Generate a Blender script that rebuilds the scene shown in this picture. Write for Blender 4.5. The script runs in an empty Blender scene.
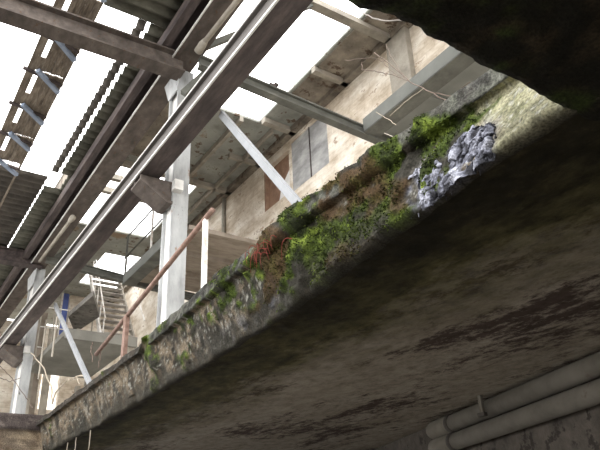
import bpy, bmesh, math, random
from mathutils import Vector, Matrix, noise
random.seed(7)
C = bpy.context.scene.collection
EYE = 1.6                                    # eye height above the basement floor
F_PX = 661.8
M = [[0.837517, -0.544848, -0.041297], [0.216110, 0.399713, -0.890801], [0.501858, 0.737136, 0.452514]]

# ------------------------------------------------------------------ helpers
def N3(x, y, z): return noise.noise(Vector((x, y, z)))
def FB(x, y, z, o=4):
    s, a, f = 0, 1, 1
    for _ in range(o):
        s += a * noise.noise(Vector((x*f, y*f, z*f))); a *= .5; f *= 2.03
    return s
def sst(a, b, v):
    t = max(0, min(1, (v-a)/(b-a))); return t*t*(3-2*t)
def mix(a, b, t): return tuple(a[i]*(1-t)+b[i]*t for i in range(3))

class MB:
    def __init__(s): s.v = []; s.f = []; s.c = None
    def quadgrid(s, rows):
        b = len(s.v); n = len(rows[0])
        for r in rows: s.v += [tuple(p) for p in r]
        for i in range(len(rows)-1):
            for j in range(n-1):
                s.f.append((b+i*n+j, b+i*n+j+1, b+(i+1)*n+j+1, b+(i+1)*n+j))
        return s
    def box(s, x0, x1, y0, y1, z0, z1):
        b = len(s.v)
        s.v += [(x, y, z) for x in (x0, x1) for y in (y0, y1) for z in (z0, z1)]
        s.f += [tuple(b+i for i in q) for q in ((0,1,3,2),(4,6,7,5),(0,4,5,1),(2,3,7,6),(0,2,6,4),(1,5,7,3))]
        return s
    def bar(s, p, q, w, h, up=(0, 0, 1)):
        p = Vector(p); q = Vector(q); d = (q-p).normalized(); up = Vector(up)
        if abs(d.dot(up)) > .98: up = Vector((1, 0, 0))
        a = d.cross(up).normalized(); u = a.cross(d).normalized()
        b = len(s.v)
        for e in (p, q):
            for i, j in ((-1,-1), (1,-1), (1,1), (-1,1)):
                s.v.append(tuple(e + a*w/2*i + u*h/2*j))
        s.f += [tuple(b+i for i in k) for k in ((0,3,2,1),(4,5,6,7),(0,1,5,4),(1,2,6,5),(2,3,7,6),(3,0,4,7))]
        return s
    def tube(s, pts, r, n=8, cap=True):
        pts = [Vector(p) for p in pts]; R = r if isinstance(r, (list, tuple)) else [r]*len(pts)
        prev = None; rings = []
        for i, p in enumerate(pts):
            d = (pts[min(i+1, len(pts)-1)] - pts[max(i-1, 0)]).normalized()
            if prev is None:
                a = d.cross(Vector((0, 0, 1)))
                if a.length < .05: a = d.cross(Vector((1, 0, 0)))
            else: a = prev - d*prev.dot(d)
            a.normalize(); prev = a; u = d.cross(a)
            b = len(s.v); rings.append(b)
            for k in range(n):
                t = 2*math.pi*k/n
                s.v.append(tuple(p + (a*math.cos(t)+u*math.sin(t))*R[i]))
        for i in range(len(rings)-1):
            for k in range(n):
                s.f.append((rings[i]+k, rings[i]+(k+1) % n, rings[i+1]+(k+1) % n, rings[i+1]+k))
        if cap:
            s.f.append(tuple(rings[0]+k for k in range(n))[::-1]); s.f.append(tuple(rings[-1]+k for k in range(n)))
        return s
    def prism(s, poly, axis, a, b):
        # poly: list of 2D points in the two other axes; extruded along axis from a to b
        def mk(p, t):
            return {'x': (t, p[0], p[1]), 'y': (p[0], t, p[1]), 'z': (p[0], p[1], t)}[axis]
        k = len(s.v); n = len(poly)
        s.v += [mk(p, a) for p in poly] + [mk(p, b) for p in poly]
        s.f.append(tuple(range(k, k+n))); s.f.append(tuple(range(k+n, k+2*n))[::-1])
        for i in range(n): s.f.append((k+i, k+(i+1) % n, k+n+(i+1) % n, k+n+i))
        return s
    def build(s, name, mat, parent=None, smooth=False, cols=None, bevel=0):
        me = bpy.data.meshes.new(name)
        off = Vector(parent.get('_base', (0, 0, 0))) if parent is not None else Vector((0, 0, 0))
        me.from_pydata([(v[0]-off.x, v[1]-off.y, v[2]-off.z) for v in s.v], [], s.f)
        bm = bmesh.new(); bm.from_mesh(me); bmesh.ops.recalc_face_normals(bm, faces=bm.faces); bm.to_mesh(me); bm.free()
        if smooth:
            for p in me.polygons: p.use_smooth = True
        if cols:
            at = me.color_attributes.new('tone', 'FLOAT_COLOR', 'POINT')
            for i, c in enumerate(cols): at.data[i].color = (c[0], c[1], c[2], 1)
        me.materials.append(mat)
        o = bpy.data.objects.new(name, me); C.objects.link(o)
        if parent is not None: o.parent = parent
        if bevel:
            m = o.modifiers.new('bevel', 'BEVEL'); m.width = bevel; m.segments = 2; m.limit_method = 'ANGLE'
        return o

def tag(o, label, cat, group=None, kind=None):
    o['label'] = label; o['category'] = cat
    if group: o['group'] = group
    if kind: o['kind'] = kind
    return o
def struct(o): o['kind'] = 'structure'; return o
def thing(name, loc, label, cat, group=None):
    o = bpy.data.objects.new(name, None); C.objects.link(o)
    o.location = loc; o['_base'] = list(loc); o.empty_display_size = .1
    return tag(o, label, cat, group)
# points given as (x, y, height above the eye)
def P(x, y, h): return (x, y, h+EYE)

# ------------------------------------------------------------------ materials
def mat(name, cols, scale=3, stretch=(1, 1, 1), rough=.85, bump=.25, bscale=18, detail=8, spots=None, metal=0, blotch=None, spec=.3):
    """cols: list of (position, rgb) along a noise ramp; spots: (scale, threshold, rgb); blotch: the same, larger"""
    m = bpy.data.materials.new(name); m.use_nodes = True; nt = m.node_tree; n = nt.nodes; L = nt.links
    b = n['Principled BSDF']; b.inputs['Roughness'].default_value = rough; b.inputs['Metallic'].default_value = metal
    b.inputs['Specular IOR Level'].default_value = spec
    g = n.new('ShaderNodeNewGeometry'); mp = n.new('ShaderNodeMapping'); mp.inputs['Scale'].default_value = stretch
    L.new(g.outputs['Position'], mp.inputs['Vector'])
    nz = n.new('ShaderNodeTexNoise'); nz.inputs['Scale'].default_value = scale; nz.inputs['Detail'].default_value = detail; nz.inputs['Roughness'].default_value = .62
    L.new(mp.outputs[0], nz.inputs['Vector'])
    r = n.new('ShaderNodeValToRGB'); e = r.color_ramp.elements
    while len(e) > 1: e.remove(e[-1])
    e[0].position = cols[0][0]; e[0].color = (*cols[0][1], 1)
    for p, c in cols[1:]:
        k = e.new(p); k.color = (*c, 1)
    L.new(nz.outputs['Fac'], r.inputs['Fac']); out = r.outputs['Color']
    for sp in (spots, blotch):
        if not sp: continue
        z = n.new('ShaderNodeTexNoise'); z.inputs['Scale'].default_value = sp[0]; z.inputs['Detail'].default_value = 6; z.inputs['Roughness'].default_value = .7
        L.new(mp.outputs[0], z.inputs['Vector'])
        q = n.new('ShaderNodeValToRGB'); q.color_ramp.elements[0].position = sp[1]; q.color_ramp.elements[1].position = sp[1]+.05
        L.new(z.outputs['Fac'], q.inputs['Fac'])
        mx = n.new('ShaderNodeMix'); mx.data_type = 'RGBA'
        L.new(q.outputs['Color'], mx.inputs[0]); L.new(out, mx.inputs[6]); mx.inputs[7].default_value = (*sp[2], 1)
        out = mx.outputs[2]
    L.new(out, b.inputs['Base Color'])
    if bump:
        z = n.new('ShaderNodeTexNoise'); z.inputs['Scale'].default_value = bscale; z.inputs['Detail'].default_value = 6
        L.new(g.outputs['Position'], z.inputs['Vector'])
        bp = n.new('ShaderNodeBump'); bp.inputs['Strength'].default_value = bump; bp.inputs['Distance'].default_value = .03
        L.new(z.outputs['Fac'], bp.inputs['Height']); L.new(bp.outputs[0], b.inputs['Normal'])
    return m

def vmat(name, rough=.9, bump=.5, bscale=60, spec=.2):
    m = bpy.data.materials.new(name); m.use_nodes = True; nt = m.node_tree; n = nt.nodes; L = nt.links
    b = n['Principled BSDF']; b.inputs['Roughness'].default_value = rough; b.inputs['Specular IOR Level'].default_value = spec
    a = n.new('ShaderNodeAttribute'); a.attribute_name = 'tone'
    g = n.new('ShaderNodeNewGeometry')
    z = n.new('ShaderNodeTexNoise'); z.inputs['Scale'].default_value = bscale; z.inputs['Detail'].default_value = 6
    L.new(g.outputs['Position'], z.inputs['Vector'])
    r = n.new('ShaderNodeMapRange'); r.inputs[1].default_value = .3; r.inputs[2].default_value = .7; r.inputs[3].default_value = .45; r.inputs[4].default_value = 1.5
    L.new(z.outputs['Fac'], r.inputs[0])
    mx = n.new('ShaderNodeVectorMath'); mx.operation = 'SCALE'
    L.new(a.outputs['Color'], mx.inputs[0]); L.new(r.outputs[0], mx.inputs['Scale']); L.new(mx.outputs[0], b.inputs['Base Color'])
    bp = n.new('ShaderNodeBump'); bp.inputs['Strength'].default_value = bump; bp.inputs['Distance'].default_value = .02
    L.new(z.outputs['Fac'], bp.inputs['Height']); L.new(bp.outputs[0], b.inputs['Normal'])
    return m

m_dark = mat('dark rusty steel', [(.3, (.035, .028, .028)), (.5, (.075, .06, .058)), (.7, (.13, .105, .095))], 2.5, (3, .6, 3))
m_beam = mat('brown grey steel', [(.3, (.055, .045, .04)), (.52, (.10, .083, .073)), (.72, (.155, .13, .112))], 3, (2, 1, 2), spots=(7, .6, (.1, .06, .04)))
m_green = mat('grey green steel', [(.3, (.075, .076, .068)), (.6, (.135, .136, .12)), (.8, (.2, .195, .17))], 3)
m_web = mat('grey brown girder side', [(.3, (.09, .082, .078)), (.7, (.15, .14, .134))], 3, (3, .5, 3))
m_flange = mat('worn pale steel with painted light', [(.3, (.45, .44, .42)), (.55, (.66, .65, .63)), (.75, (.8, .8, .78))], 4, rough=.5, bump=.05)  # worn girder edges; also paints light onto column webs and the roof beam edge
m_col = mat('weathered white paint', [(.32, (.24, .245, .245)), (.5, (.37, .38, .385)), (.68, (.47, .48, .48))], 2.2, (2, 2, .7), spots=(9, .63, (.1, .085, .075)), blotch=(3, .66, (.28, .2, .15)))
m_pole = mat('pale blue grey paint', [(.3, (.21, .22, .235)), (.7, (.29, .3, .315))], 4, bump=.05, rough=.6)
m_rail = mat('rusty pink pipe', [(.3, (.12, .07, .052)), (.5, (.2, .125, .097)), (.7, (.28, .19, .155))], 9, rough=.7)
m_post = mat('chipped white post', [(.35, (.5, .42, .36)), (.5, (.75, .73, .7))], 9)
m_peel = mat('peeling grey paint', [(.3, (.17, .17, .15)), (.5, (.29, .30, .275)), (.72, (.37, .38, .345))], 1.6, spots=(3.2, .575, (.12, .085, .06)), blotch=(.9, .6, (.26, .19, .13)))
m_roofb = mat('stained roof concrete', [(.3, (.1, .085, .07)), (.48, (.2, .175, .145)), (.62, (.3, .265, .215))], 1.8, spots=(3, .56, (.1, .07, .05)))
m_rib = mat('roof rib', [(.3, (.22, .2, .17)), (.6, (.36, .33, .28))], 3)
m_corr = mat('dark asbestos sheet', [(.3, (.06, .055, .05)), (.5, (.115, .105, .095)), (.7, (.17, .155, .135))], 2)
m_eave = mat('mossy dark sheet', [(.3, (.045, .045, .035)), (.5, (.085, .083, .065)), (.7, (.13, .125, .1))], 3)
m_lath = mat('old roof boards', [(.3, (.07, .055, .042)), (.5, (.17, .14, .11)), (.7, (.3, .26, .21))], 4, (5, .8, 1), spots=(6, .62, (.33, .3, .26)))
m_blue = mat('blue grey bracket', [(.3, (.2, .25, .34)), (.7, (.33, .39, .5))], 6, bump=.05)
m_gallery = mat('grey gallery deck', [(.3, (.15, .157, .146)), (.55, (.2, .207, .193)), (.75, (.26, .265, .25))], 1.2, bump=.08)
m_brownpanel = mat('brown deck', [(.3, (.16, .13, .1)), (.6, (.28, .24, .2))], 2, (1, 3, 1))
m_board = mat('grey boarded shutter', [(.3, (.2, .2, .2)), (.5, (.34, .34, .34)), (.7, (.5, .5, .49))], 1.5, (1, 1, 2.2))
m_brownwin = mat('brown boarding', [(.3, (.16, .09, .06)), (.6, (.3, .19, .13))], 3)
m_glass = mat('broken white sheet', [(.3, (.7, .68, .66)), (.7, (.85, .84, .82))], 3)
m_bpanel = mat('blue panel', [(.3, (.07, .1, .3)), (.7, (.13, .18, .45))], 3, bump=0)
m_tread = mat('stair tread', [(.3, (.2, .185, .17)), (.6, (.4, .375, .345)), (.75, (.5, .47, .44))], 5)
m_slabdark = mat('mottled landing', [(.3, (.08, .075, .068)), (.5, (.17, .16, .145)), (.7, (.27, .255, .23))], 3, spots=(5, .57, (.06, .05, .045)))
m_landing = mat('grey landing', [(.3, (.15, .145, .13)), (.6, (.24, .235, .21))], 1.5)
m_twig = mat('bare bark', [(.3, (.09, .065, .05)), (.7, (.19, .145, .12))], 12, bump=0)
m_pale_twig = mat('dry pale stem', [(.3, (.28, .235, .18)), (.7, (.44, .39, .31))], 12, bump=0)
m_cable = mat('pale cable', [(.3, (.3, .27, .25)), (.7, (.42, .39, .36))], 12, bump=0)
m_ground = mat('rubble floor', [(.3, (.085, .076, .066)), (.7, (.18, .163, .142))], 2)
m_hall = mat('pale hall floor', [(.3, (.42, .41, .38)), (.7, (.6, .58, .54))], 1)
m_pipe = mat('painted drain pipe', [(.3, (.11, .1, .08)), (.55, (.16, .145, .12)), (.75, (.19, .175, .145))], 2.5, bump=.06, spots=(3.4, .64, (.13, .105, .085)))
m_clip = mat('dark clamp', [(.3, (.04, .035, .03)), (.7, (.09, .08, .07))], 5)
m_bwall = mat('rough basement wall', [(.3, (.04, .034, .028)), (.5, (.075, .064, .053)), (.7, (.11, .095, .078))], 3, spots=(4, .55, (.03, .024, .019)), bump=.6)
m_edge = vmat('weathered slab edge')
m_moss = vmat('moss', bump=0, bscale=30)
m_red = mat('red stems', [(.3, (.10, .015, .012)), (.7, (.22, .045, .03))], 20, bump=0)
m_lichen = mat('flaky blue white crust', [(.3, (.05, .05, .06)), (.5, (.2, .21, .26)), (.7, (.42, .43, .5))], 9, bump=.4, bscale=60)

def brick_wall_mat():
    m = mat('limewashed brick', [(.28, (.34, .27, .2)), (.45, (.58, .5, .4)), (.62, (.82, .77, .69))], 1.3, (1, 1, 2), spots=(2.6, .6, (.42, .33, .25)), bump=.2)
    nt = m.node_tree; n = nt.nodes; L = nt.links; b = n['Principled BSDF']
    src = b.inputs['Base Color'].links[0].from_socket
    g = n.new('ShaderNodeNewGeometry'); sx = n.new('ShaderNodeSeparateXYZ'); cx = n.new('ShaderNodeCombineXYZ')
    L.new(g.outputs['Position'], sx.inputs[0])
    ad = n.new('ShaderNodeMath'); L.new(sx.outputs[0], ad.inputs[0]); L.new(sx.outputs[1], ad.inputs[1])
    L.new(ad.outputs[0], cx.inputs[0]); L.new(sx.outputs[2], cx.inputs[1])
    bt = n.new('ShaderNodeTexBrick'); bt.inputs['Scale'].default_value = 1; bt.inputs['Brick Width'].default_value = .5; bt.inputs['Row Height'].default_value = .17
    bt.inputs['Mortar Size'].default_value = .014; bt.inputs['Color1'].default_value = (1, 1, 1, 1); bt.inputs['Color2'].default_value = (.8, .77, .74, 1); bt.inputs['Mortar'].default_value = (.6, .56, .5, 1)
    L.new(cx.outputs[0], bt.inputs['Vector'])
    mx = n.new('ShaderNodeMix'); mx.data_type = 'RGBA'; mx.blend_type = 'MULTIPLY'; mx.inputs[0].default_value = .3
    L.new(src, mx.inputs[6]); L.new(bt.outputs['Color'], mx.inputs[7]); L.new(mx.outputs[2], b.inputs['Base Color'])
    return m
m_wall = brick_wall_mat()

def ceiling_mat():
    m = bpy.data.materials.new('stained slab underside'); m.use_nodes = True; nt = m.node_tree; n = nt.nodes; L = nt.links
    b = n['Principled BSDF']; b.inputs['Roughness'].default_value = .9; b.inputs['Specular IOR Level'].default_value = .15
    g = n.new('ShaderNodeNewGeometry'); sx = n.new('ShaderNodeSeparateXYZ'); L.new(g.outputs['Position'], sx.inputs[0])
    def nz(scale, stretch, detail=8, rough=.65):
        mp = n.new('ShaderNodeMapping'); mp.inputs['Scale'].default_value = stretch; L.new(g.outputs['Position'], mp.inputs['Vector'])
        z = n.new('ShaderNodeTexNoise'); z.inputs['Scale'].default_value = scale; z.inputs['Detail'].default_value = detail; z.inputs['Roughness'].default_value = rough
        L.new(mp.outputs[0], z.inputs['Vector']); return z.outputs['Fac']
    def ramp(sock, els):
        r = n.new('ShaderNodeValToRGB'); e = r.color_ramp.elements
        while len(e) > 1: e.remove(e[-1])
        e[0].position = els[0][0]; e[0].color = (*els[0][1], 1)
        for p, c in els[1:]:
            k = e.new(p); k.color = (*c, 1)
        L.new(sock, r.inputs['Fac']); return r.outputs['Color']
    def mth(op, a, bb, clamp=False):
        x = n.new('ShaderNodeMath'); x.operation = op; x.use_clamp = clamp
        for i, v in enumerate((a, bb)):
            if isinstance(v, (int, float)): x.inputs[i].default_value = v
            else: L.new(v, x.inputs[i])
        return x.outputs[0]
    def mixc(f, a, bb):
        x = n.new('ShaderNodeMix'); x.data_type = 'RGBA'; L.new(f, x.inputs[0])
        for i, v in ((6, a), (7, bb)):
            if isinstance(v, tuple): x.inputs[i].default_value = (*v, 1)
            else: L.new(v, x.inputs[i])
        return x.outputs[2]
    base = ramp(nz(.8, (1.6, .45, 1)), [(.3, (.30, .265, .21)), (.6, (.40, .36, .30))])
    st = ramp(mth('ADD', mth('MULTIPLY', nz(.5, (1.7, .5, 1), 4), .62), mth('MULTIPLY', nz(7, (1.6, .8, 1), 8, .8), .38)), [(.505, (0, 0, 0)), (.56, (1, 1, 1))])
    col = mixc(st, base, (.085, .062, .052))
    fine = ramp(nz(6, (1.2, .8, 1), 10, .8), [(.35, (.55, .53, .5)), (.5, (.95, .95, .95)), (.65, (1.2, 1.2, 1.2))])
    fx = n.new('ShaderNodeMix'); fx.data_type = 'RGBA'; fx.blend_type = 'MULTIPLY'; fx.inputs[0].default_value = 1
    L.new(col, fx.inputs[6]); L.new(fine, fx.inputs[7]); col = fx.outputs[2]
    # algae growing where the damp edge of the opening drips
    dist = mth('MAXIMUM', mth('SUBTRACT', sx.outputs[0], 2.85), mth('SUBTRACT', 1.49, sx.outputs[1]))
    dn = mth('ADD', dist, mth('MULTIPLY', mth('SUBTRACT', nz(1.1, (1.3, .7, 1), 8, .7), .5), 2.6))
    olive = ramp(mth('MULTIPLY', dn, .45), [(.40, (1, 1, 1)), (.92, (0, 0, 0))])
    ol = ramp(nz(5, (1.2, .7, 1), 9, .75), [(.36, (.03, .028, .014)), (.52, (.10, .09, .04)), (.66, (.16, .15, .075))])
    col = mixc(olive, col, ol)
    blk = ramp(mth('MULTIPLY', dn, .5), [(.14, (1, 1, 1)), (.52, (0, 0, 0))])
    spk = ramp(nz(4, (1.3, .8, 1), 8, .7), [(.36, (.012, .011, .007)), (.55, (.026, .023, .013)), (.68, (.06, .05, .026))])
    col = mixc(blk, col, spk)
    L.new(col, b.inputs['Base Color'])
    bp = n.new('ShaderNodeBump'); bp.inputs['Strength'].default_value = .5; bp.inputs['Distance'].default_value = .03
    L.new(nz(9, (1, .7, 1)), bp.inputs['Height']); L.new(bp.outputs[0], b.inputs['Normal'])
    return m
m_ceil = ceiling_mat()

# ------------------------------------------------------------------ the setting: basement, slab with its opening
struct(MB().box(-30, 40, -25, 60, -.3, 0).build('floor', m_ground))
HB, HT = 2.0, 2.66                         # underside and top of the slab above the eye
cm = MB()
for x0, x1, y0, y1 in ((3.42, 14, -7, 40), (-9, 3.42, -7, .85), (-9, 3.42, 13.9, 40), ):
    cm.box(x0, x1, y0, y1, HB+EYE+.012, HT+EYE-.03)
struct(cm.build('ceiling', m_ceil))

fm = MB()
fm.box(3.46, 8.0, -6, 26, HT+EYE-.03, HT+EYE-.005); fm.box(-9, 3.46, 14.2, 26, HT+EYE-.03, HT+EYE-.005); fm.box(-9, 3.46, -7, .85, HT+EYE-.03, HT+EYE-.005)
struct(fm.build('floor_hall', m_hall))
def lerp(a, b, t): return a+(b-a)*t
def pw(v, pts):
    if v <= pts[0][0]: return pts[0][1]
    for (a, b), (c, d) in zip(pts, pts[1:]):
        if v <= c: return lerp(b, d, (v-a)/(c-a))
    return pts[-1][1]
def d_top(y): return pw(y, [(1.4, 2.83), (2.2, 2.81), (4.1, 2.75), (7.4, 2.9), (8, 2.93), (13.8, 2.965)])
def d_bot(y): return pw(y, [(1.4, 2.70), (2, 2.70), (2.9, 2.81), (4.6, 3.02), (6.7, 3.14), (13.5, 3.17)])

# colours of the weathered edge: what grows on and stains each spot
TAN = (.27, .215, .15); GREY = (.12, .108, .088); DK = (.028, .026, .02); PALE = (.40, .385, .25)
MOSS = (.045, .066, .010); MOSSL = (.15, .20, .03); MOSSD = (.014, .018, .006); RED = (.06, .036, .016); ICE = (.28, .29, .36)
def mossiness(y, h):
    a = pw(y, [(1.8, -.5), (2.15, -.1), (2.5, .25), (3.2, .42), (4.2, .38), (5.0, .38), (5.8, .14), (7.2, .0), (8.4, -.18), (11, -.28), (13, -.1)])
    top = sst(2.3, 2.62, h)
    if y > 5.2: a += .1*top - .15
    if 2.2 < y < 5.2: a += .15*(1-abs(h-2.42)/.3)
    a += .55*math.exp(-((y-7.95)/.22)**2)
    return a - .06 + .5*FB(y*1.5, h*2.6, 3.1, 5) + .3*FB(y*6, h*8, 13, 4)
def edge_tone(y, h, under, cop):
    n1 = FB(y*2.1, h*3.5, 0, 5); n2 = FB(y*7, h*9, 5, 4); n3 = FB(y*9, h*2.0, 9, 4)
    c = mix(GREY, TAN, sst(-.35, .5, n1 + .25*n3 + pw(y, [(2, 0), (5, -.1), (7, .15), (9, .5), (14, .5)])))
    c = mix(c, (.38, .36, .31), sst(.35, .75, n3 + n2*.4) * .7)
    c = mix(c, (.16, .10, .055), sst(.25, .7, FB(y*3, h*3, 20, 4))*.7)
    if y < 3:
        c = mix(c, PALE, sst(2.5, 2.0, y + .5*n1) * (1-under) * (0 if cop else 1))
        c = mix(c, (.2, .21, .1), sst(.1, .6, FB(y*5, h*7, 31, 4))*.6)
    if cop: c = mix(c, (.12, .12, .11) if y < 8 else (.036, .029, .025), .85)
    if cop and y < 8: c = mix(c, (.25, .26, .21), sst(.05, .45, n2+.3)*.6)
    ic = sst(1.9, 2.1, y)*sst(3.2, 2.7, y)*sst(2.42, 2.2, h + .1*n1)
    ic = max(ic, .8*sst(4.4, 4.7, y)*sst(6.3, 5.5, y)*sst(2.3, 2.08, h+.1*n1)*sst(0, .4, n3+n2))
    c = mix(c, ICE, ic * sst(-.35, .1, n2 + .4*n1))
    c = mix(c, DK, sst(.2, .6, FB(y*2.6, h*1.2, 40, 5))*(.75 if y > 2.2 else .25))
    c = mix(c, DK, sst(.12, .42, FB(y*6, h*5, 71, 5))*.8*(.35 if y < 2.3 else 1))
    sp = FB(y*22, h*22, 61, 3)
    c = mix(c, DK, sst(-.05, .3, FB(y*9, h*9, 91, 5))*(.75 if (cop or y > 2.4) else .45)*pw(y, [(4, .8), (5, 1.15), (7.8, 1.1), (9, .6), (13, .5)]))
    if not under: c = mix(c, (.5, .5, .45), sst(.3, .5, sp)*(.25 if cop else .7)); c = tuple(q*(.65 if cop and y < 8 else 1) for q in c)
    c = tuple(q*(.58 if y > 2.4 else .74) for q in c)
    mo = mossiness(y, h)
    g = mix(MOSSD, mix(MOSS, MOSSL, sst(.1, .8, n2+.3*n1)), sst(-.5, .15, n2))
    g = mix(g, DK, sst(.08, .35, FB(y*4.5, h*4, 171, 4)))
    r = sst(.1, .45, FB(y*1.8, h*3, 55, 3) + .5*math.exp(-((y-4.6)/.45)**2) + .4*math.exp(-((y-3.3)/.35)**2) - .12)
    if 2.7 < y < 5.4: g = mix(g, RED, r*.85)
    c = mix(c, g, sst(.0, .16, mo))
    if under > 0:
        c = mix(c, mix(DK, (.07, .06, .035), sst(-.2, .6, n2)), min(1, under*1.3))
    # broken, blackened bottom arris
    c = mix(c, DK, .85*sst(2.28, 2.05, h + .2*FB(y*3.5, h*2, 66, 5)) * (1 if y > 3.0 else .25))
    return c

ys = []; y = 1.15
while y < 13.95:
    ys.append(y); y += .016 if y < 4 else (.026 if y < 7 else .045)
rows = []; tones = []; mosspts = []
for y in ys:
    dt, db = d_top(y), d_bot(y)
    ch = .145 if y < 8 else .10              # coping
    rec = .075 if y < 8 else .07
    if 7.85 < y < 8.05: ch, rec = .02, .03  # broken joint
    top = HT - (0 if y < 8 else .05)
    pr = []
    for i in range(7): pr.append((lerp(dt+.55, dt+.02, i/6), top, 0, True, (0, 1)))
    for i in range(7): pr.append((dt - .01, top-.01-(ch-.01)*i/6, 0, True, (-1, 0)))
    for i in (1, 2): pr.append((dt - .01 + rec*i/2, top-ch-.004*i, 0, False, (0, -1)))
    for i in range(1, 27):
        t = i/26; hh = lerp(top-ch-.01, HB+.03, t)
        pr.append((lerp(dt+rec-.01, db-.01, t), hh, 0, False, (-1, 0)))
    pr.append((db+.005, HB+.005, .3, False, (-.7, -.7)))
    for i in range(1, 26):
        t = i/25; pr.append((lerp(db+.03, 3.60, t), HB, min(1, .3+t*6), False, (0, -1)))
    row = []
    for k, (x, h, un, cop, nn) in enumerate(pr):
        a = .022 + .02*sst(0, .2, mossiness(y, h))*(1-un)
        if un: a = .012
        dsp = a*FB(y*4.2, h*4.2, x*4.2, 5) + .02*FB(y*1.3, h*1.3, 7, 3)*(1-un)
        mo = mossiness(y, h)
        if not un: dsp += .035*sst(.0, .4, mo) + .02*sst(.05, .5, mo)*FB(y*14, h*14, 2, 3)
        if 2.05 < h < 2.2 and not un: dsp -= .02*max(0, FB(y*3.5, 1, 66, 4))
        if HB <= h < 2.1: h = h + .035*FB(y*3.1, 0, 81, 5)*(1-un) ; x += .03*FB(y*2.3, 3, 90, 4)*(1 if un < .8 else 0)
        if k < 5: dsp = max(dsp, 0)
        if un == 1: h = HB + .02*sst(3.3, 3.58, x); dsp *= sst(3.6, 3.3, x)
        px, ph = x+nn[0]*dsp, h+nn[1]*(abs(dsp) if un else dsp)
        row.append(P(px, y, ph)); tones.append(edge_tone(y, h, un, cop))
        if mo > .06 and not un and k > 4: mosspts.append((px, y, ph, mo, nn))
    rows.append(row)
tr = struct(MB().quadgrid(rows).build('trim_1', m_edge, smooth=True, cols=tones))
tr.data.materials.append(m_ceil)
npr = len(rows[0])
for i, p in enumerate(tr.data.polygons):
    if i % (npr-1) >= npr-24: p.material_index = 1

# the opening's nearer edge overhead, seen from underneath
rows = []; tones = []
xs = [-6 + i*.25 for i in range(24)] + [i*.022 for i in range(0, 140)]
for x in xs:
    ye = 1.50 - .03*FB(x*1.5, 3, 4, 4) - .02*FB(x*7, 0, 2, 3) + (.05*sst(2.3, 3.0, x))
    pr = [(ye-.5, HT), (ye-.02, HT), (ye-.02, HT-.2)] + [(ye-.01, lerp(HT-.2, HB+.03, i/8)) for i in range(1, 9)] + [(ye-.02, HB)] + [(lerp(ye-.05, .8, i/22), HB-.004) for i in range(23)]
    row = []
    for k, (yy, h) in enumerate(pr):
        d = .015*FB(x*5, yy*5, h*5, 4)
        row.append(P(x, yy + (d if 2 < k < 12 else 0), h - (abs(d) if k >= 12 else 0)))
        n2 = FB(x*6, yy*6, h*6, 4)
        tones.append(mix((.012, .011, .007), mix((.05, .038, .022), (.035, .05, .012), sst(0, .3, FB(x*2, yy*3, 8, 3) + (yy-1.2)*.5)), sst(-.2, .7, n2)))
    rows.append(row)
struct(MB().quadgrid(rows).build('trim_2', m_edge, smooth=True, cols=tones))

# the opening's far edge: brown face under a dark upstand
rows = []; tones = []
for i in range(110):
    x = -6 + i*9.4/109 if i < 30 else lerp(-6+29*9.4/109, 3.2, (i-29)/80)
    pr = [(14.2, HT+.06), (13.62, HT+.06)] + [(13.60, lerp(HT+.05, HT-.22, j/5)) for j in range(6)] + [(13.66, lerp(HT-.25, HB+.02, j/16)) for j in range(17)] + [(13.7, HB), (14.1, HB)]
    row = []
    for k, (yy, h) in enumerate(pr):
        d = .03*FB(x*3, h*4, 12, 5)
        row.append(P(x, yy+d, h))
        n1 = FB(x*3, h*5, 2, 5)
        c = mix((.05, .04, .037), (.12, .1, .09), sst(-.3, .6, n1)) if k < 8 else mix(mix((.12, .095, .07), TAN, sst(-.2, .6, n1)), (.08, .05, .03), sst(0, .5, FB(x*4, h*2, 6, 4))*.7)
        tones.append(c)
    rows.append(row)
struct(MB().quadgrid(rows).build('trim_3', m_edge, smooth=True, cols=tones))

# moss, hanging crust, roots
mm = MB(); mc = []
def leaf(mb, cols, p, n, size, col, wide=.28, dk=(.03, .04, .01), reps=3):
    p = Vector(p)
    for _ in range(reps):
        d = (Vector(n) + Vector((random.uniform(-1, 1), random.uniform(-1, 1), random.uniform(-1, 1)))*.9).normalized()
        s = d.cross(Vector((random.random()-.5, random.random()-.5, random.random()-.5))).normalized()*size*wide
        tip = p + d*size; tip.z -= size*.35
        b = len(mb.v); mb.v += [tuple(p-s), tuple(p+s), tuple(tip)]; mb.f.append((b, b+1, b+2))
        cols += [mix(col, dk, .35)]*2 + [col]
for (x, y, h, mo, nn) in mosspts:
    k = 2 if y < 6 else 1
    for _ in range(k):
        if random.random() > sst(.03, .35, mo)*.9: continue
        if random.random() < sst(.08, .35, FB(y*4.5, h*4, 171, 4)): continue
        n2 = FB(y*5, h*6, 5, 3)
        col = mix(mix(MOSSD, MOSS, random.random()), MOSSL, sst(-.15, .7, n2 + random.uniform(-.3, .3)))
        if 2.7 < y < 5.4 and FB(y*1.8, h*3, 55, 3) + .5*math.exp(-((y-4.6)/.45)**2) + .4*math.exp(-((y-3.3)/.35)**2) - .12 > .25: col = mix(col, RED, random.uniform(.3, 1))
        leaf(mm, mc, P(x+random.uniform(-.01, .02), y+random.uniform(-.015, .015), h+random.uniform(-.015, .015)), (nn[0], 0, nn[1]+.2), random.uniform(.009, .024), col)
tag(mm.build('moss', m_moss, cols=mc), 'green moss growing along the broken concrete edge above', 'moss', kind='stuff')

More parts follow.
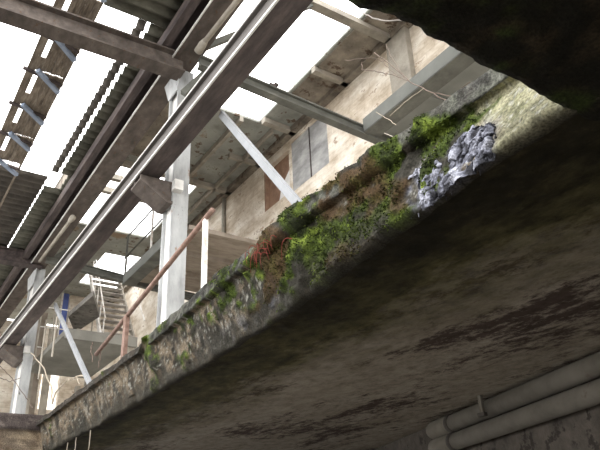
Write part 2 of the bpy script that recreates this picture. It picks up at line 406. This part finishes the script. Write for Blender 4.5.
lm = MB(); lc = []
NY, NH = 170, 64; idx = {}
def crust_mask(y, h):
    e = min(sst(1.93, 2.03, y), sst(2.85, 2.45, y)) * sst(2.36 - .2*max(0, y-2.2), 2.2 - .2*max(0, y-2.2), h)
    return e + .8*FB(y*4.5, h*5.5, 77, 6) - .42
for i in range(NY):
    for j in range(NH):
        y = 1.9 + i*.95/NY; h = 1.965 + j*.42/NH
        t = max(0, (h-2)/.62); m_ = crust_mask(y, h)
        q = FB(y*9, h*9, 140, 6); q2 = abs(FB(y*6, h*7, 180, 4))
        x = lerp(d_bot(y)-.01, d_top(y)+.05, t) - .015 - .045*sst(0, .5, m_)*(.4+.8*q) + .03*sst(.14, 0, q2)
        if m_ > 0: idx[i, j] = len(lm.v); lm.v.append(P(x, y, h + .02*FB(y*12, h*12, 9, 3))); \
            lc.append(mix((.025, .025, .03), mix((.13, .135, .17), (.36, .37, .43), sst(-.1, .6, q)), sst(-.35, .15, q + .3*FB(y*30, h*30, 4, 3)) * sst(.02, .12, q2)))
for i in range(NY-1):
    for j in range(NH-1):
        k = [(i, j), (i+1, j), (i+1, j+1), (i, j+1)]
        if all(c in idx for c in k): lm.f.append(tuple(idx[c] for c in k))
for i in range(34):
    y = random.triangular(1.98, 2.9, 2.15); x = d_bot(y)+random.uniform(-.02, .05); l = random.uniform(.015, .08)
    k = len(lm.v); lm.tube([P(x, y, 2.04), P(x+.004, y+.006, 2.04-l*.6), P(x, y+.004, 2.04-l)], [.011, .006, .002], 5)
    lc += [(.15, .155, .18)]*(len(lm.v)-k)
tag(lm.build('lime_crust', m_edge, cols=lc), 'bluish white flaky crust hanging from the nearer part of the broken slab edge', 'crust', kind='stuff')

# red stemmed plant in the moss
pl = thing('red_stemmed_plant', P(2.76, 4.62, 2.5), 'small red stemmed plant hanging in the moss of the slab edge', 'plant')
for k in range(14):
    y0 = random.gauss(4.6, .2); h0 = 2.56 - abs(random.gauss(.02, .11)); x0 = d_top(4.6)-.05
    dy, dh = random.uniform(-.16, .16), random.uniform(.08, .2)
    pts = [P(x0-.05*math.sin(t*math.pi*.8), y0+dy*t, h0+.035*math.sin(t*math.pi)-dh*t*t) for t in [i/7 for i in range(8)]]
    MB().tube(pts, [.0042-.0004*i for i in range(8)], 5).build('stem', m_red, pl)

# ------------------------------------------------------------------ basement pipes
dv = Vector((6.98-7.95, 4.31-7.52, 0)).normalized(); nv = Vector((-dv.y, dv.x, 0))
if nv.x < 0: nv = -nv
def pp(t, off, h): q = Vector((7.95, 7.52, 0)) + dv*t + nv*off; return P(q.x, q.y, h)
wb = MB()
a = Vector(pp(-14, .14, 0)); b = Vector(pp(30, .14, 0)); c = Vector(pp(30, .8, 0)); d = Vector(pp(-14, .8, 0))
k = len(wb.v); wb.v += [(q.x, q.y, z) for z in (0, EYE+HB) for q in (a, b, c, d)]
wb.f += [(0, 1, 2, 3), (4, 5, 6, 7), (0, 1, 5, 4), (1, 2, 6, 5), (2, 3, 7, 6), (3, 0, 4, 7)]
struct(wb.build('wall_basement', m_bwall))
for off, h, r, t0, lab in ((-.02, 1.85, .13, -.85, 'upper of the two pale pipes under the stained ceiling'), (-.02, 1.57, .13, -.85, 'lower of the two pale pipes under the stained ceiling')):
    pt = thing('drain_pipe', pp(0, off, h-r), lab, 'pipe', 'pipes along the basement wall')
    MB().tube([pp(-.2, off, h), pp(16, off, h)], r, 20).build('pipe_run', m_pipe, pt, smooth=True)
    MB().tube([pp(t0, off, h), pp(t0+.04, off, h), pp(-.22, off, h), pp(-.2, off, h)], [r*1.02, r*1.1, r*1.1, r*1.02], 20).build('socket', m_pipe, pt, smooth=True)
    MB().tube([pp(-.2, off, h), pp(-.12, off, h)], r*1.13, 20).build('collar', m_clip, pt, smooth=True)
bk = thing('pipe_bracket', pp(1.0, 0, 1.8), 'small pale bracket fixed over the upper basement pipe', 'bracket')
q = pp(1.05, -.2, 1.9)
MB().bar((q[0], q[1], EYE+2.02), (q[0], q[1], EYE+1.74), .05, .05).build('hanger', m_pipe, bk)
MB().bar((q[0]-.02, q[1]+.05, EYE+1.74), (q[0]-.02, q[1]-.07, EYE+1.74), .07, .05).build('foot', m_clip, bk)

# ------------------------------------------------------------------ hall: columns
def column(x0, x1, y0, y1, top, label):
    t = thing('steel_column', P((x0+x1)/2, (y0+y1)/2, HT), label, 'column')
    MB().box(x0, x1, y0, y0+.03, EYE+HT, EYE+top).build('flange', m_col, t)
    MB().box(x0, x1, y1-.03, y1, EYE+HT, EYE+top).build('flange', m_col, t)
    MB().box(x0+.05, x0+.08, y0+.03, y1-.03, EYE+HT, EYE+top).build('web', m_flange, t)  # brighter than the flanges: skylight on this side is put into the colour
    MB().box(x0-.08, x1+.08, y0-.08, y1+.08, EYE+HT-.02, EYE+HT+.03).build('base_plate', m_dark, t)
    # cap spreading under the beams
    yc = (y0+y1)/2
    MB().prism([(y0, EYE+top-.45), (y1, EYE+top-.45), (y1+.22, EYE+top), (y0-.1, EYE+top)], 'x', x0-.02, x0+.0).build('gusset', m_col, t)
    # tapered crane bracket
    br = MB()
    for yy in (y0+.04, y1-.07):
        br.prism([(x0, EYE+4.86), (x0, EYE+5.24), (2.8, EYE+5.24), (2.8, EYE+5.14), (x0-.08, EYE+4.86)], 'y', yy, yy+.03)
    br.prism([(x0, EYE+4.84), (x0-.09, EYE+4.84), (2.78, EYE+5.12), (2.78, EYE+5.15), (x0-.08, EYE+4.88), (x0, EYE+4.88)], 'y', y0-.02, y1+.02)
    br.build('crane_bracket', m_beam, t)
    MB().box(x0-.02, x0+.12, y0-.12, y0, EYE+5.05, EYE+5.22).build('splice_cleat', m_flange, t)
    return t
column(3.3, 3.56, 8.22, 8.58, 7.43, 'tall white flaking steel column right behind the mossy edge')
column(3.3, 3.54, 17.7, 18.4, 7.43, 'distant white steel column at the lower left beyond the dark upstand')

# crane girder
Y0, Y1 = 1.2, 30
g = thing('crane_girder', P(2.95, 8.4, 5.26), 'long dark crane girder running diagonally in front of the columns', 'girder')
MB().box(2.83, 3.06, Y0, Y1, EYE+5.30, EYE+5.53).build('web', m_web, g)
MB().box(2.78, 3.11, Y0, Y1, EYE+5.265, EYE+5.30).build('bottom_plate', m_dark, g)
MB().box(2.775, 2.80, Y0, Y1, EYE+5.262, EYE+5.292).build('bottom_edge', m_flange, g)
MB().box(2.78, 3.11, Y0, Y1, EYE+5.53, EYE+5.56).build('top_plate', m_web, g)
MB().box(2.775, 2.80, Y0, Y1, EYE+5.545, EYE+5.565).build('top_edge', m_flange, g)
MB().box(2.91, 2.98, Y0, Y1, EYE+5.56, EYE+5.66).build('crane_rail', m_dark, g)

# roof beam over the columns, eave beam and gutter
rb = thing('roof_beam', P(3.32, 8.4, 7.45), 'brown steel roof beam lying on top of the column row', 'beam')
MB().box(3.12, 3.52, Y0, Y1, EYE+7.46, EYE+7.50).build('bottom_flange', m_beam, rb)
MB().box(3.10, 3.12, Y0, Y1, EYE+7.45, EYE+7.49).build('lit_flange_edge', m_flange, rb)  # pale strip paints in the light along the flange edge
MB().box(3.3, 3.34, Y0, Y1, EYE+7.5, EYE+7.86).build('web', m_dark, rb)
MB().box(3.12, 3.52, Y0, Y1, EYE+7.86, EYE+7.9).build('top_flange', m_dark, rb)
pr = thing('roof_purlin', P(2.95, 8.4, 7.6), 'dark timber purlin under the eave sheets beside the roof beam', 'purlin')
MB().box(2.88, 3.02, Y0, Y1, EYE+7.56, EYE+7.78).build('timber', m_dark, pr)
def corr(x0, x1, y0, y1, h, amp=.045, pitch=.24, th=.012, axis='y'):
    mb = MB(); n = int((y1-y0)/pitch*8)
    for s in (0, th):
        mb.quadgrid([[P(x, y0+(y1-y0)*i/n, h+s+amp*math.sin(2*math.pi*(y0+(y1-y0)*i/n)/pitch)) for x in (x0, (x0+x1)/2, x1)] for i in range(n+1)])
    b = (n+1)*3
    for i in range(n):
        for j in (0, 2): mb.f.append((i*3+j, (i+1)*3+j, b+(i+1)*3+j, b+i*3+j))
    return mb
eaves = [(2.46, 2.60, 7.95, 13.2, 7.86, 'narrow scalloped sheet strip beside the bright slit along the eave'),
         (2.665, 3.09, 7.95, 13.2, 7.86, 'dark mossy eave sheet between the bright slit and the roof beam'),
         (1.86, 3.09, 1.5, 7.86, 7.86, 'corrugated roof sheet above the cross beam near the top edge'),
         (2.84, 3.09, 13.2, 14.0, 7.86, 'short corrugated sheet beside the slit of daylight'),
         (.2, 2.47, 13.55, 18.4, 7.88, 'dark ribbed canopy sheet at the left beyond the open bay'),
         (2.50, 3.09, 14.0, 25.9, 7.86, 'far corrugated eave sheet beyond the slit of daylight'),
         (-3, 2.47, 18.4, 25.9, 7.88, 'furthest dark roof sheet at the lower left')]
for x0, x1, y0, y1, h, lab in eaves:
    tag(corr(x0, x1, y0, y1, h).build('corrugated_sheet', m_eave if x1 > 2.6 else m_corr, smooth=True), lab, 'roof sheet', 'corrugated roof sheets')

# boarded strip with blue brackets at the far left
ls = thing('roof_board_strip', P(1.5, 10, 7.72), 'strip of old slotted roof boards carried on blue brackets at upper left', 'boards')
bd = MB(); yy = 4.0
while yy < 16:
    L_ = random.uniform(.9, 1.3)
    bd.box(1.20, 1.33, yy, yy+L_-.01, EYE+7.76, EYE+7.785)
    yy += L_
bd.build('outer_board', m_lath, ls)
for yy in (7.3, 8.85, 9.85, 10.95, 12.0, 13.1):
    sl = MB(); 
    for i in range(5):
        x = 1.41+i*.082; sl.box(x, x+.078, yy-1.06, yy-.01, EYE+7.76+.01*(i % 2), EYE+7.79+.01*(i % 2))
    sl.build('board_panel', m_lath, ls)
    MB().box(1.33, 1.41, yy-.36, yy+.0, EYE+7.76, EYE+7.78).build('slot_block', m_lath, ls)
    MB().bar(P(1.36, yy-.06, 7.71), P(1.82, yy+.36, 7.70), .07, .07).build('bracket', m_blue, ls)
    MB().bar(P(1.14, yy+.02, 7.74), P(1.84, yy+.18, 7.74), .05, .05).build('cross_batten', m_dark, ls)
MB().box(1.80, 1.835, 4, 16, EYE+7.74, EYE+7.80).build('edge_angle', m_lath, ls)

# tie beams across, at the column line
def ibeam(p, q, name, lab, grp, w=.16, hh=.2, ma=m_green):
    t = thing(name, ((p[0]+q[0])/2, (p[1]+q[1])/2, (p[2]+q[2])/2 - hh/2), lab, 'beam', grp)
    up = Vector((0, 0, 1))
    MB().bar(p, q, w*.3, hh).build('web', ma, t)
    for s in (-1, 1):
        MB().bar(Vector(p)+up*s*(hh/2-.015), Vector(q)+up*s*(hh/2-.015), w, .03).build('flange', ma, t)
    return t
ibeam(P(3.3, 8.1, 7.36), P(-5, 8.1, 7.2), 'cross_beam', 'heavy brown cross beam reaching left from the white column head', None, .3, .36, m_beam)
ibeam(P(3.4, 17.6, 7.58), P(-5, 17.6, 7.5), 'cross_beam', 'dark cross beam under the ribbed canopy at the left', None, .3, .38, m_dark)
b1 = ibeam(P(3.45, 7.75, 7.28), P(8, 7.75, 7.0), 'tie_beam', 'grey tie beam crossing the bright roof opening to the gallery', None, .16, .2)
b3 = ibeam(P(3.36, 16.9, 7.40), P(8, 16.9, 7.0), 'tie_beam', 'far grey tie beam ending above the stair', None, .16, .2)
jb = thing('beam_clamp', P(4.83, 7.75, 7.32), 'small dark clamp sitting on the grey tie beam', 'clamp')
MB().box(4.76, 4.88, 7.7, 7.8, EYE+7.285, EYE+7.37).build('jaw', m_dark, jb)
MB().box(4.86, 4.93, 7.7, 7.8, EYE+7.36, EYE+7.41).build('handle', m_dark, jb)
# raking braces at the column head
for p, q, lab in (((3.6, 7.85, 7.75), (5.85, 7.85, 9.86), 'grey raking brace rising from the white column head into the opening'),
                  ((3.3, 8.0, 6.75), (3.62, 7.85, 7.2), 'short curved stay beneath the white column head')):
    tag(MB().bar(P(*p), P(*q), .1, .1).build('raking_brace', m_green), lab, 'brace')
tag(MB().bar(P(3.6, 17.35, 7.55), P(5.0, 17.35, 9.0), .14, .14).build('raking_brace', m_green), 'raking brace rising from the distant column head at lower left', 'brace')
for x, bell, end, lab in ((3.34, (7.5, 7.33), (2.0, 6.98), 'pale rain pipe with open bell end just above the white column'), (3.24, (14.1, 7.30), (17.1, 7.38), 'pale rain pipe with bell end above the distant column')):
    t = thing('rain_pipe', P(x, (bell[0]+end[0])/2, (bell[1]+end[1])/2), lab, 'pipe')
    e = 1 if end[0] < bell[0] else -1
    MB().tube([P(x, *end), P(x, bell[0]-e*.1, bell[1])], .042, 12).build('pipe_run', m_rib, t, smooth=True)
    MB().tube([P(x, bell[0]-e*.2, bell[1]), P(x, bell[0]-e*.1, bell[1]), P(x, bell[0]+e*.06, bell[1]-.02)], [.05, .066, .07], 12).build('bell_end', m_rib, t, smooth=True)

# ------------------------------------------------------------------ hall: right-hand aisle roof, wall, gallery
RH = 10.0
ro = MB()
def plate(x0, x1, y0, y1): ro.box(x0, x1, y0, y1, EYE+RH, EYE+RH+.06)
plate(7.03, 8.3, 1.0, 21.2); plate(3.5, 7.03, 11.95, 15.45); plate(3.5, 4.0, 1, 30)
plate(4.0, 7.03, 19.6, 21.4); plate(7.7, 8.3, 21, 30); plate(4, 8.3, 24.6, 30); plate(4, 6.2, 21.4, 24.6); plate(3.5, 7.03, -6, 4.0); plate(7.03, 8.3, -6, 1)
struct(ro.build('ceiling_aisle', m_peel))
# stained bay beside the opening
st = MB().box(7.10, 7.84, 8.02, 10.6, EYE+RH-.03, EYE+RH-.002)
tag(st.build('roof_slab', m_roofb), 'brown stained roof slab between the opening and the wall, nearer bay', 'roof slab', 'aisle roof slabs')
tag(MB().box(7.10, 7.84, 5.0, 7.75, EYE+RH-.03, EYE+RH-.002).build('roof_slab', m_roofb), 'brown stained roof slab nearest the dark overhang', 'roof slab', 'aisle roof slabs')
tag(MB().box(4.1, 5.5, 12.05, 14.9, EYE+RH-.03, EYE+RH-.002).build('roof_slab', m_roofb), 'brown stained roof slab beside the crane girder', 'roof slab', 'aisle roof slabs')
for x0, x1, y0, y1, w, lab in ((3.6, 8, 15.35, 15.35, .16, 'roof rib across the peeling ceiling beyond the pipe on the wall'), (7.03, 8, 9.5, 9.5, .14, 'roof rib between the two stained slabs beside the opening'),
                          (7.03, 8, 11.75, 11.8, .16, 'pale roof rib at the corner of the opening'), (3.6, 8.0, 7.85, 7.85, .2, 'roof rib along the upper end of the opening'),
                          (6.52, 6.52, 11.95, 15.35, .1, 'long rib down the middle of the peeling ceiling'), (5.6, 5.6, 11.95, 15.35, .1, 'long rib of the peeling ceiling nearest the girder'),
                          (7.45, 7.45, 12.0, 21, .06, 'thin rib near the wall on the peeling ceiling'), (7.03, 8, 13.6, 13.6, .1, 'short rib on the peeling ceiling above the brown window')):
    tag(MB().bar(P(x0, y0, RH-.07), P(x1, y1, RH-.07), w, .14).build('roof_rib', m_rib), lab, 'roof rib', 'ribs under the aisle roof')
for y0, lab in ((16.4, 'rafter left across the far opening, nearer one'), (17.2, 'rafter left across the far opening, further one')):
    tag(MB().bar(P(3.6, y0, RH+.05), P(7.03, y0, RH+.05), .16, .16).build('bare_rafter', m_rib), lab, 'rafter', 'bare rafters')
struct(MB().box(7.82, 8.02, 1, 30, EYE+9.86, EYE+10.0).build('trim_4', m_roofb))

# wall with two window openings
wl = MB(); WX0, WX1 = 8.0, 8.35; zb, zt = EYE+HT, EYE+10.2
wins = [(10.42, 12.02, 8.25, 9.72), (12.12, 13.42, 8.33, 9.6)]
ycuts = [-6, wins[0][0], wins[0][1], wins[1][0], wins[1][1], 40]
for i in range(5):
    y0, y1 = ycuts[i], ycuts[i+1]
    w = wins[0] if i == 1 else wins[1] if i == 3 else None
    if w: wl.box(WX0, WX1, y0, y1, zb, EYE+w[2]); wl.box(WX0, WX1, y0, y1, EYE+w[3], zt)
    else: wl.box(WX0, WX1, y0, y1, zb, zt)
struct(wl.build('wall_right', m_wall))
w1 = struct(MB().box(8.03, 8.06, 10.42, 12.02, EYE+8.25, EYE+9.72).build('window_1', m_board))
w2 = struct(MB().box(8.12, 8.15, 12.12, 13.42, EYE+8.33, EYE+9.6).build('window_2', m_brownwin))
MB().box(8.02, 8.12, 13.34, 13.42, EYE+8.33, EYE+9.6).build('window_frame', m_brownwin, None)
bpy.data.objects['window_frame'].parent = w2
MB().prism([(12.14, 8.36+EYE), (12.75, 8.4+EYE), (12.62, 8.75+EYE), (12.3, 9.0+EYE), (12.14, 9.1+EYE)], 'x', 8.07, 8.11).build('torn_sheet', m_glass, w2)
MB().box(8.0, 8.025, 11.17, 11.19, EYE+8.25, EYE+9.72).build('board_joint', m_dark, w1)
struct(MB().box(7.86, 8.0, 7.35, 7.95, EYE+7.2, EYE+9.86).build('trim_5', m_rib))
tag(MB().tube([P(7.95, 15.7, 9.95), P(7.95, 15.7, 2.7)], .06, 10).build('wall_pipe', m_rib, smooth=True), 'thin vertical pipe down the beige wall left of the brown window', 'pipe')

# clerestory over the roof beam, far end wall
struct(MB().box(3.5, 3.6, -2, 30, EYE+7.9, EYE+10.16).build('wall_clerestory', m_roofb))
ew = MB(); ew.box(-4, 5.6, 26, 26.3, zb, EYE+8.6); ew.box(5.6, 6.3, 26, 26.3, zb, EYE+5.4); ew.box(5.6, 6.3, 26, 26.3, EYE+7.7, EYE+8.6); ew.box(6.3, 8, 26, 26.3, zb, EYE+10)
struct(ew.build('wall_end', m_wall))

def gallery(x0, y0, y1, lab, dm):
    t = thing('gallery', P((x0+8)/2, (y0+y1)/2, 7.0), lab, 'gallery', None)
    MB().box(x0+.3, 7.985, y0, y1, EYE+7.17, EYE+7.28).build('deck', dm, t)
    MB().box(x0, x0+.04, y0, y1, EYE+7.02, EYE+7.30).build('edge_web', m_gallery, t)
    MB().box(x0, x0+.34, y0, y1, EYE+7.0, EYE+7.03).build('edge_flange', m_green, t)
    n = max(2, int((y1-y0)/1.2))
    for i in range(1, n): MB().box(x0+.3, 7.985, y0+(y1-y0)*i/n-.04, y0+(y1-y0)*i/n+.04, EYE+7.06, EYE+7.18).build('joist', dm, t)
    return t
gallery(6.75, -3, 7.68, 'grey gallery along the wall above the mossy edge, top right', m_gallery)
gallery(5.42, 13.1, 16.79, 'brownish gallery fragment over the rusty handrail, mid distance', m_brownpanel)
t = thing('gallery_railing', P(5.45, 15, 7.3), 'thin steel railing on the gallery fragment behind the white column', 'railing')
for y in (13.4, 14.85, 16.75): MB().tube([P(5.45, y, 7.305), P(5.45, y, 8.5)], .03, 8).build('post', m_post if y == 14.85 else m_green, t)
for h in (7.85, 8.48): MB().tube([P(5.45, 13.2, h), P(5.45, 16.9, h)], .022, 8).build('rail', m_green, t)

# ------------------------------------------------------------------ far stair, landings, clutter at lower left
t = thing('steel_stair', P(5.7, 17.4, 4.9), 'open tread steel stair climbing towards the far roof opening', 'stair')
S0, S1 = (17.3, 5.36), (20.1, 8.5)
for i in range(13):
    f = i/12; y = lerp(S0[0], S1[0], f); h = lerp(S0[1], S1[1], f)
    MB().box(5.2+.02*i, 6.12+.02*i, y-.13, y+.1, EYE+h-.03, EYE+h).build('tread', m_tread, t)
for dx in (0, .96):
    MB().bar(P(5.16+dx, S0[0]-.1, S0[1]-.1), P(5.42+dx, S1[0]+.1, S1[1]+.1), .05, .16).build('stringer', m_post if dx == 0 else m_rib, t)
MB().tube([P(5.16, S0[0]-.1, S0[1]+.75), P(5.38, S1[0]-.6, S1[1]+.3)], .022, 6).build('handrail', m_post, t)
for i in range(5):
    f = i/4*.85; y = lerp(S0[0], S1[0], f); h = lerp(S0[1], S1[1], f)
    MB().tube([P(5.16+.24*f, y, h), P(5.16+.24*f, y, h+.8)], .018, 6).build('baluster', m_post, t)
MB().tube([P(6.3, S0[0], S0[1]+.9), P(6.5, S1[0], S1[1]+.9)], .022, 6).build('handrail', m_post, t)

sf = MB(); pts = [P(4.31, 17.77, 6.2), P(4.40, 15.9, 6.2), P(5.05, 17.4, 6.2), P(4.87, 19.06, 6.2)]
sf.v += pts + [(p[0], p[1], p[2]+.14) for p in pts]; sf.f += [(0,1,2,3), (4,5,6,7), (0,1,5,4), (1,2,6,5), (2,3,7,6), (3,0,4,7)]
t = thing('stair_landing', P(4.65, 17.5, 6.2), 'mottled dark landing slab left of the far stair', 'landing')
sf.build('slab', m_slabdark, t)
MB().box(4.8, 4.9, 18.6, 18.7, EYE+5.15, EYE+6.2).build('post', m_rib, t)
t = thing('lower_landing', P(4.8, 17, 4.9), 'low grey landing slab behind the pale leaning pole', 'landing')
MB().box(3.75, 5.5, 15.5, 19.4, EYE+5.0, EYE+5.14).build('slab', m_landing, t)
MB().box(3.75, 5.5, 15.5, 15.6, EYE+4.9, EYE+5.0).build('edge_beam', m_landing, t)
for x, y in ((3.85, 19.2), (5.4, 19.2), (5.4, 15.7)): MB().box(x-.06, x+.06, y-.06, y+.06, EYE+HT, EYE+4.95).build('post', m_rib, t)
t = thing('landing_railing', P(4.4, 19.2, 5.14), 'white landing railing in front of the blue panel', 'railing')
for i in range(5): MB().tube([P(3.9+i*.37, 19.2, 5.145), P(3.9+i*.37, 19.2, 6.9)], .02, 6).build('post', m_rib, t)
for h in (5.7, 6.3, 6.9): MB().tube([P(3.9, 19.2, h), P(5.38, 19.2, h)], .018, 6).build('rail', m_post, t)
t = thing('blue_panel', P(5.9, 25.6, 8.2), 'tall blue panel on the far wall behind the white railing', 'panel')
MB().box(6.0, 6.22, 25.9, 26.0, EYE+8.2, EYE+10.3).build('sheet', m_bpanel, t)
MB().box(5.95, 6.0, 25.88, 26.0, EYE+8.1, EYE+10.35).build('frame', m_post, t)

# leaning poles, handrail
for p, q, lab in (((3.2, 6.42, 5.3), (3.2, 4.35, 2.66), 'pale grey pole leaning from the crane girder to the mossy edge'),
                  ((3.2, 14.5, 5.3), (3.2, 11.0, 2.66), 'pale grey leaning pole at lower left in front of the landing')):
    t = thing('leaning_pole', P(q[0], q[1], q[2]), lab, 'pole', 'raking poles')
    MB().bar(P(*p), P(*q), .055, .09).build('shaft', m_pole, t)
    MB().bar(P(q[0], q[1]+.05, q[2]+.01), P(q[0], q[1]-.15, q[2]+.01), .12, .02).build('foot_plate', m_pole, t)
t = thing('handrail', P(3.1, 8, HT), 'rusty pink handrail pipe sloping in front of the white column', 'handrail')
MB().tube([P(3.1, 10.65, 3.15), P(3.1, 6.42, 3.84)], .034, 12).build('rail', m_rail, t, smooth=True)
MB().box(3.075, 3.125, 6.58, 6.64, EYE+HT-.05, EYE+3.80).build('post', m_post, t)
MB().box(3.07, 3.13, 9.22, 9.32, EYE+HT-.05, EYE+3.36).build('post', m_rail, t)
# slim posts around the lower-left corner
for x, y, top, lab in ((3.1, 13.7, 4.75, 'thin pale post nearest the leaning pole at lower left'), (3.3, 15.6, 5.3, 'thin grey post between the far column and the leaning pole')):
    tag(MB().tube([P(x, y, 3.9), P(x, y, top)], .02, 8).build('hanging_rod', m_rib), lab, 'rod')
for x0, y0, w, h1, lab in ((4.9, 24.5, .3, 8.6, 'dark brown upright at the far wall left'), (5.3, 24.2, .22, 8.0, 'pale pink upright beside the bright doorway'), (6.5, 24.4, .16, 6, 'slim upright right of the bright doorway')):
    tag(MB().box(x0, x0+w, y0, y0+.2, EYE+HT, EYE+h1).build('wall_post', m_brownpanel if 'dark' in lab else m_rib), lab, 'post')

# ------------------------------------------------------------------ twigs, cable, dry stems
def curve(pts, jitter=.02, n=5):
    out = []
    for a, b in zip(pts, pts[1:]):
        for i in range(n):
            t = i/n; out.append(tuple(lerp(a[k], b[k], t) + random.uniform(-jitter, jitter)*(t > 0) for k in range(3)))
    return out + [tuple(pts[-1])]
def ray_x(u, v, d):                          # the point of the plane x = d that the eye sees at pixel u, v
    c = ((u-300)/F_PX, (v-225)/F_PX, 1); r = [sum(M[i][k]*c[i] for i in range(3)) for k in range(3)]
    return (d, r[1]/r[0]*d, r[2]/r[0]*d+EYE)
sh = thing('bare_shrub', ray_x(444, 100, 3.0), 'leafless shrub twigs reaching up from the mossy edge', 'shrub')
for line, r in (([(452, 106), (446, 100), (430, 92), (410, 82), (390, 64), (374, 52)], .004), ([(410, 82), (396, 76), (378, 72), (362, 70), (362, 62)], .0035),
                ([(404, 78), (392, 58), (386, 44)], .0025), ([(398, 76), (386, 66), (380, 58)], .0025), ([(430, 92), (452, 96), (470, 82)], .003), ([(388, 62), (372, 58), (345, 60)], .0025)):
    MB().tube(curve([ray_x(u, v, 3.0) for u, v in line], .006), r, 5).build('twig', m_twig, sh)
for line in ([(424, 88), (408, 100), (390, 116)], [(376, 112), (388, 119), (396, 125)]):
    MB().tube(curve([ray_x(u, v, 3.0) for u, v in line], .004), .0028, 5).build('dry_twig', m_pale_twig, sh)
tag(MB().tube(curve([ray_x(*q, 6.4) for q in ((355, -14), (358, 0), (362, 12), (372, 18), (386, 21), (410, 20), (440, 14))], .01), .013, 6).build('hanging_cable', m_cable, smooth=True), 'pale cable looping below the roof at the top edge', 'cable')
ds = thing('dry_stems', ray_x(52, 404, 3.25), 'pale dry stems arching over the far corner of the mossy edge', 'stems')
for line, r in (([(52, 404), (51, 386), (44, 368), (31, 353)], .014), ([(52, 404), (56, 392), (66, 381), (76, 377), (86, 376)], .016), ([(76, 377), (80, 384)], .01)):
    MB().tube(curve([ray_x(u, v, 3.25) for u, v in line], .015), r, 5).build('stem', m_pale_twig, ds)
for line in ([(0, 366), (12, 378), (22, 392), (33, 408)], [(0, 378), (10, 382), (20, 378)], [(92, 362), (91, 350), (92, 342)], [(98, 368), (100, 355), (101, 346)]):
    MB().tube(curve([ray_x(u, v, 3.2) for u, v in line], .02), .009, 5).build('dark_stem', m_twig, ds)
for (u, v, l), lab in zip(((90, 437, .3), (76, 441, .22), (68, 443, .26)), ('longest pale root hanging under the lower left slab edge', 'middle root hanging under the lower left slab edge', 'leftmost root hanging under the lower left slab edge')):
    b = ray_x(u, v, 3.2)
    tag(MB().tube(curve([(b[0], b[1], EYE+HB+.02), (b[0], b[1]+.02, EYE+HB-l)], .006), .009, 5).build('hanging_root', m_pale_twig), lab, 'root', 'hanging roots')
wv = thing('overhead_wires', ray_x(125, 185, 4.55), 'thin tangled wires in the far roof opening', 'wires')
for line in ([(118, 200), (128, 186), (140, 176)], [(112, 212), (124, 200), (134, 178)], [(122, 178), (130, 184), (138, 190)]):
    MB().tube(curve([ray_x(u, v, 4.55) for u, v in line], .04), .009, 5).build('wire', m_twig, wv)

# ------------------------------------------------------------------ overcast daylight
w = bpy.data.worlds.new('overcast'); bpy.context.scene.world = w; w.use_nodes = True
bg = w.node_tree.nodes['Background']; bg.inputs['Color'].default_value = (1, .99, .975, 1); bg.inputs['Strength'].default_value = 4.6
sd = bpy.data.lights.new('soft_sun', 'SUN'); sd.energy = 1.0; sd.angle = math.radians(40)
so = bpy.data.objects.new('soft_sun', sd); C.objects.link(so)
so.rotation_euler = Vector((.62, .25, -.75)).to_track_quat('-Z', 'Y').to_euler()

# ------------------------------------------------------------------ camera
cd = bpy.data.cameras.new('camera'); cam = bpy.data.objects.new('camera', cd); C.objects.link(cam)
cd.sensor_width = 36; cd.sensor_fit = 'HORIZONTAL'; cd.lens = F_PX/600*36; cd.clip_start = .05; cd.clip_end = 300
R = Matrix((M[0], [-v for v in M[1]], [-v for v in M[2]])).transposed().to_4x4()
R.translation = Vector((0, 0, EYE)); cam.matrix_world = R
S = bpy.context.scene; S.camera = cam
S.view_settings.view_transform = 'Standard'; S.view_settings.look = 'None'; S.view_settings.gamma = 1; S.view_settings.exposure = 0
S.view_settings.use_curve_mapping = False
for o in bpy.data.objects:
    if '_base' in o: del o['_base']
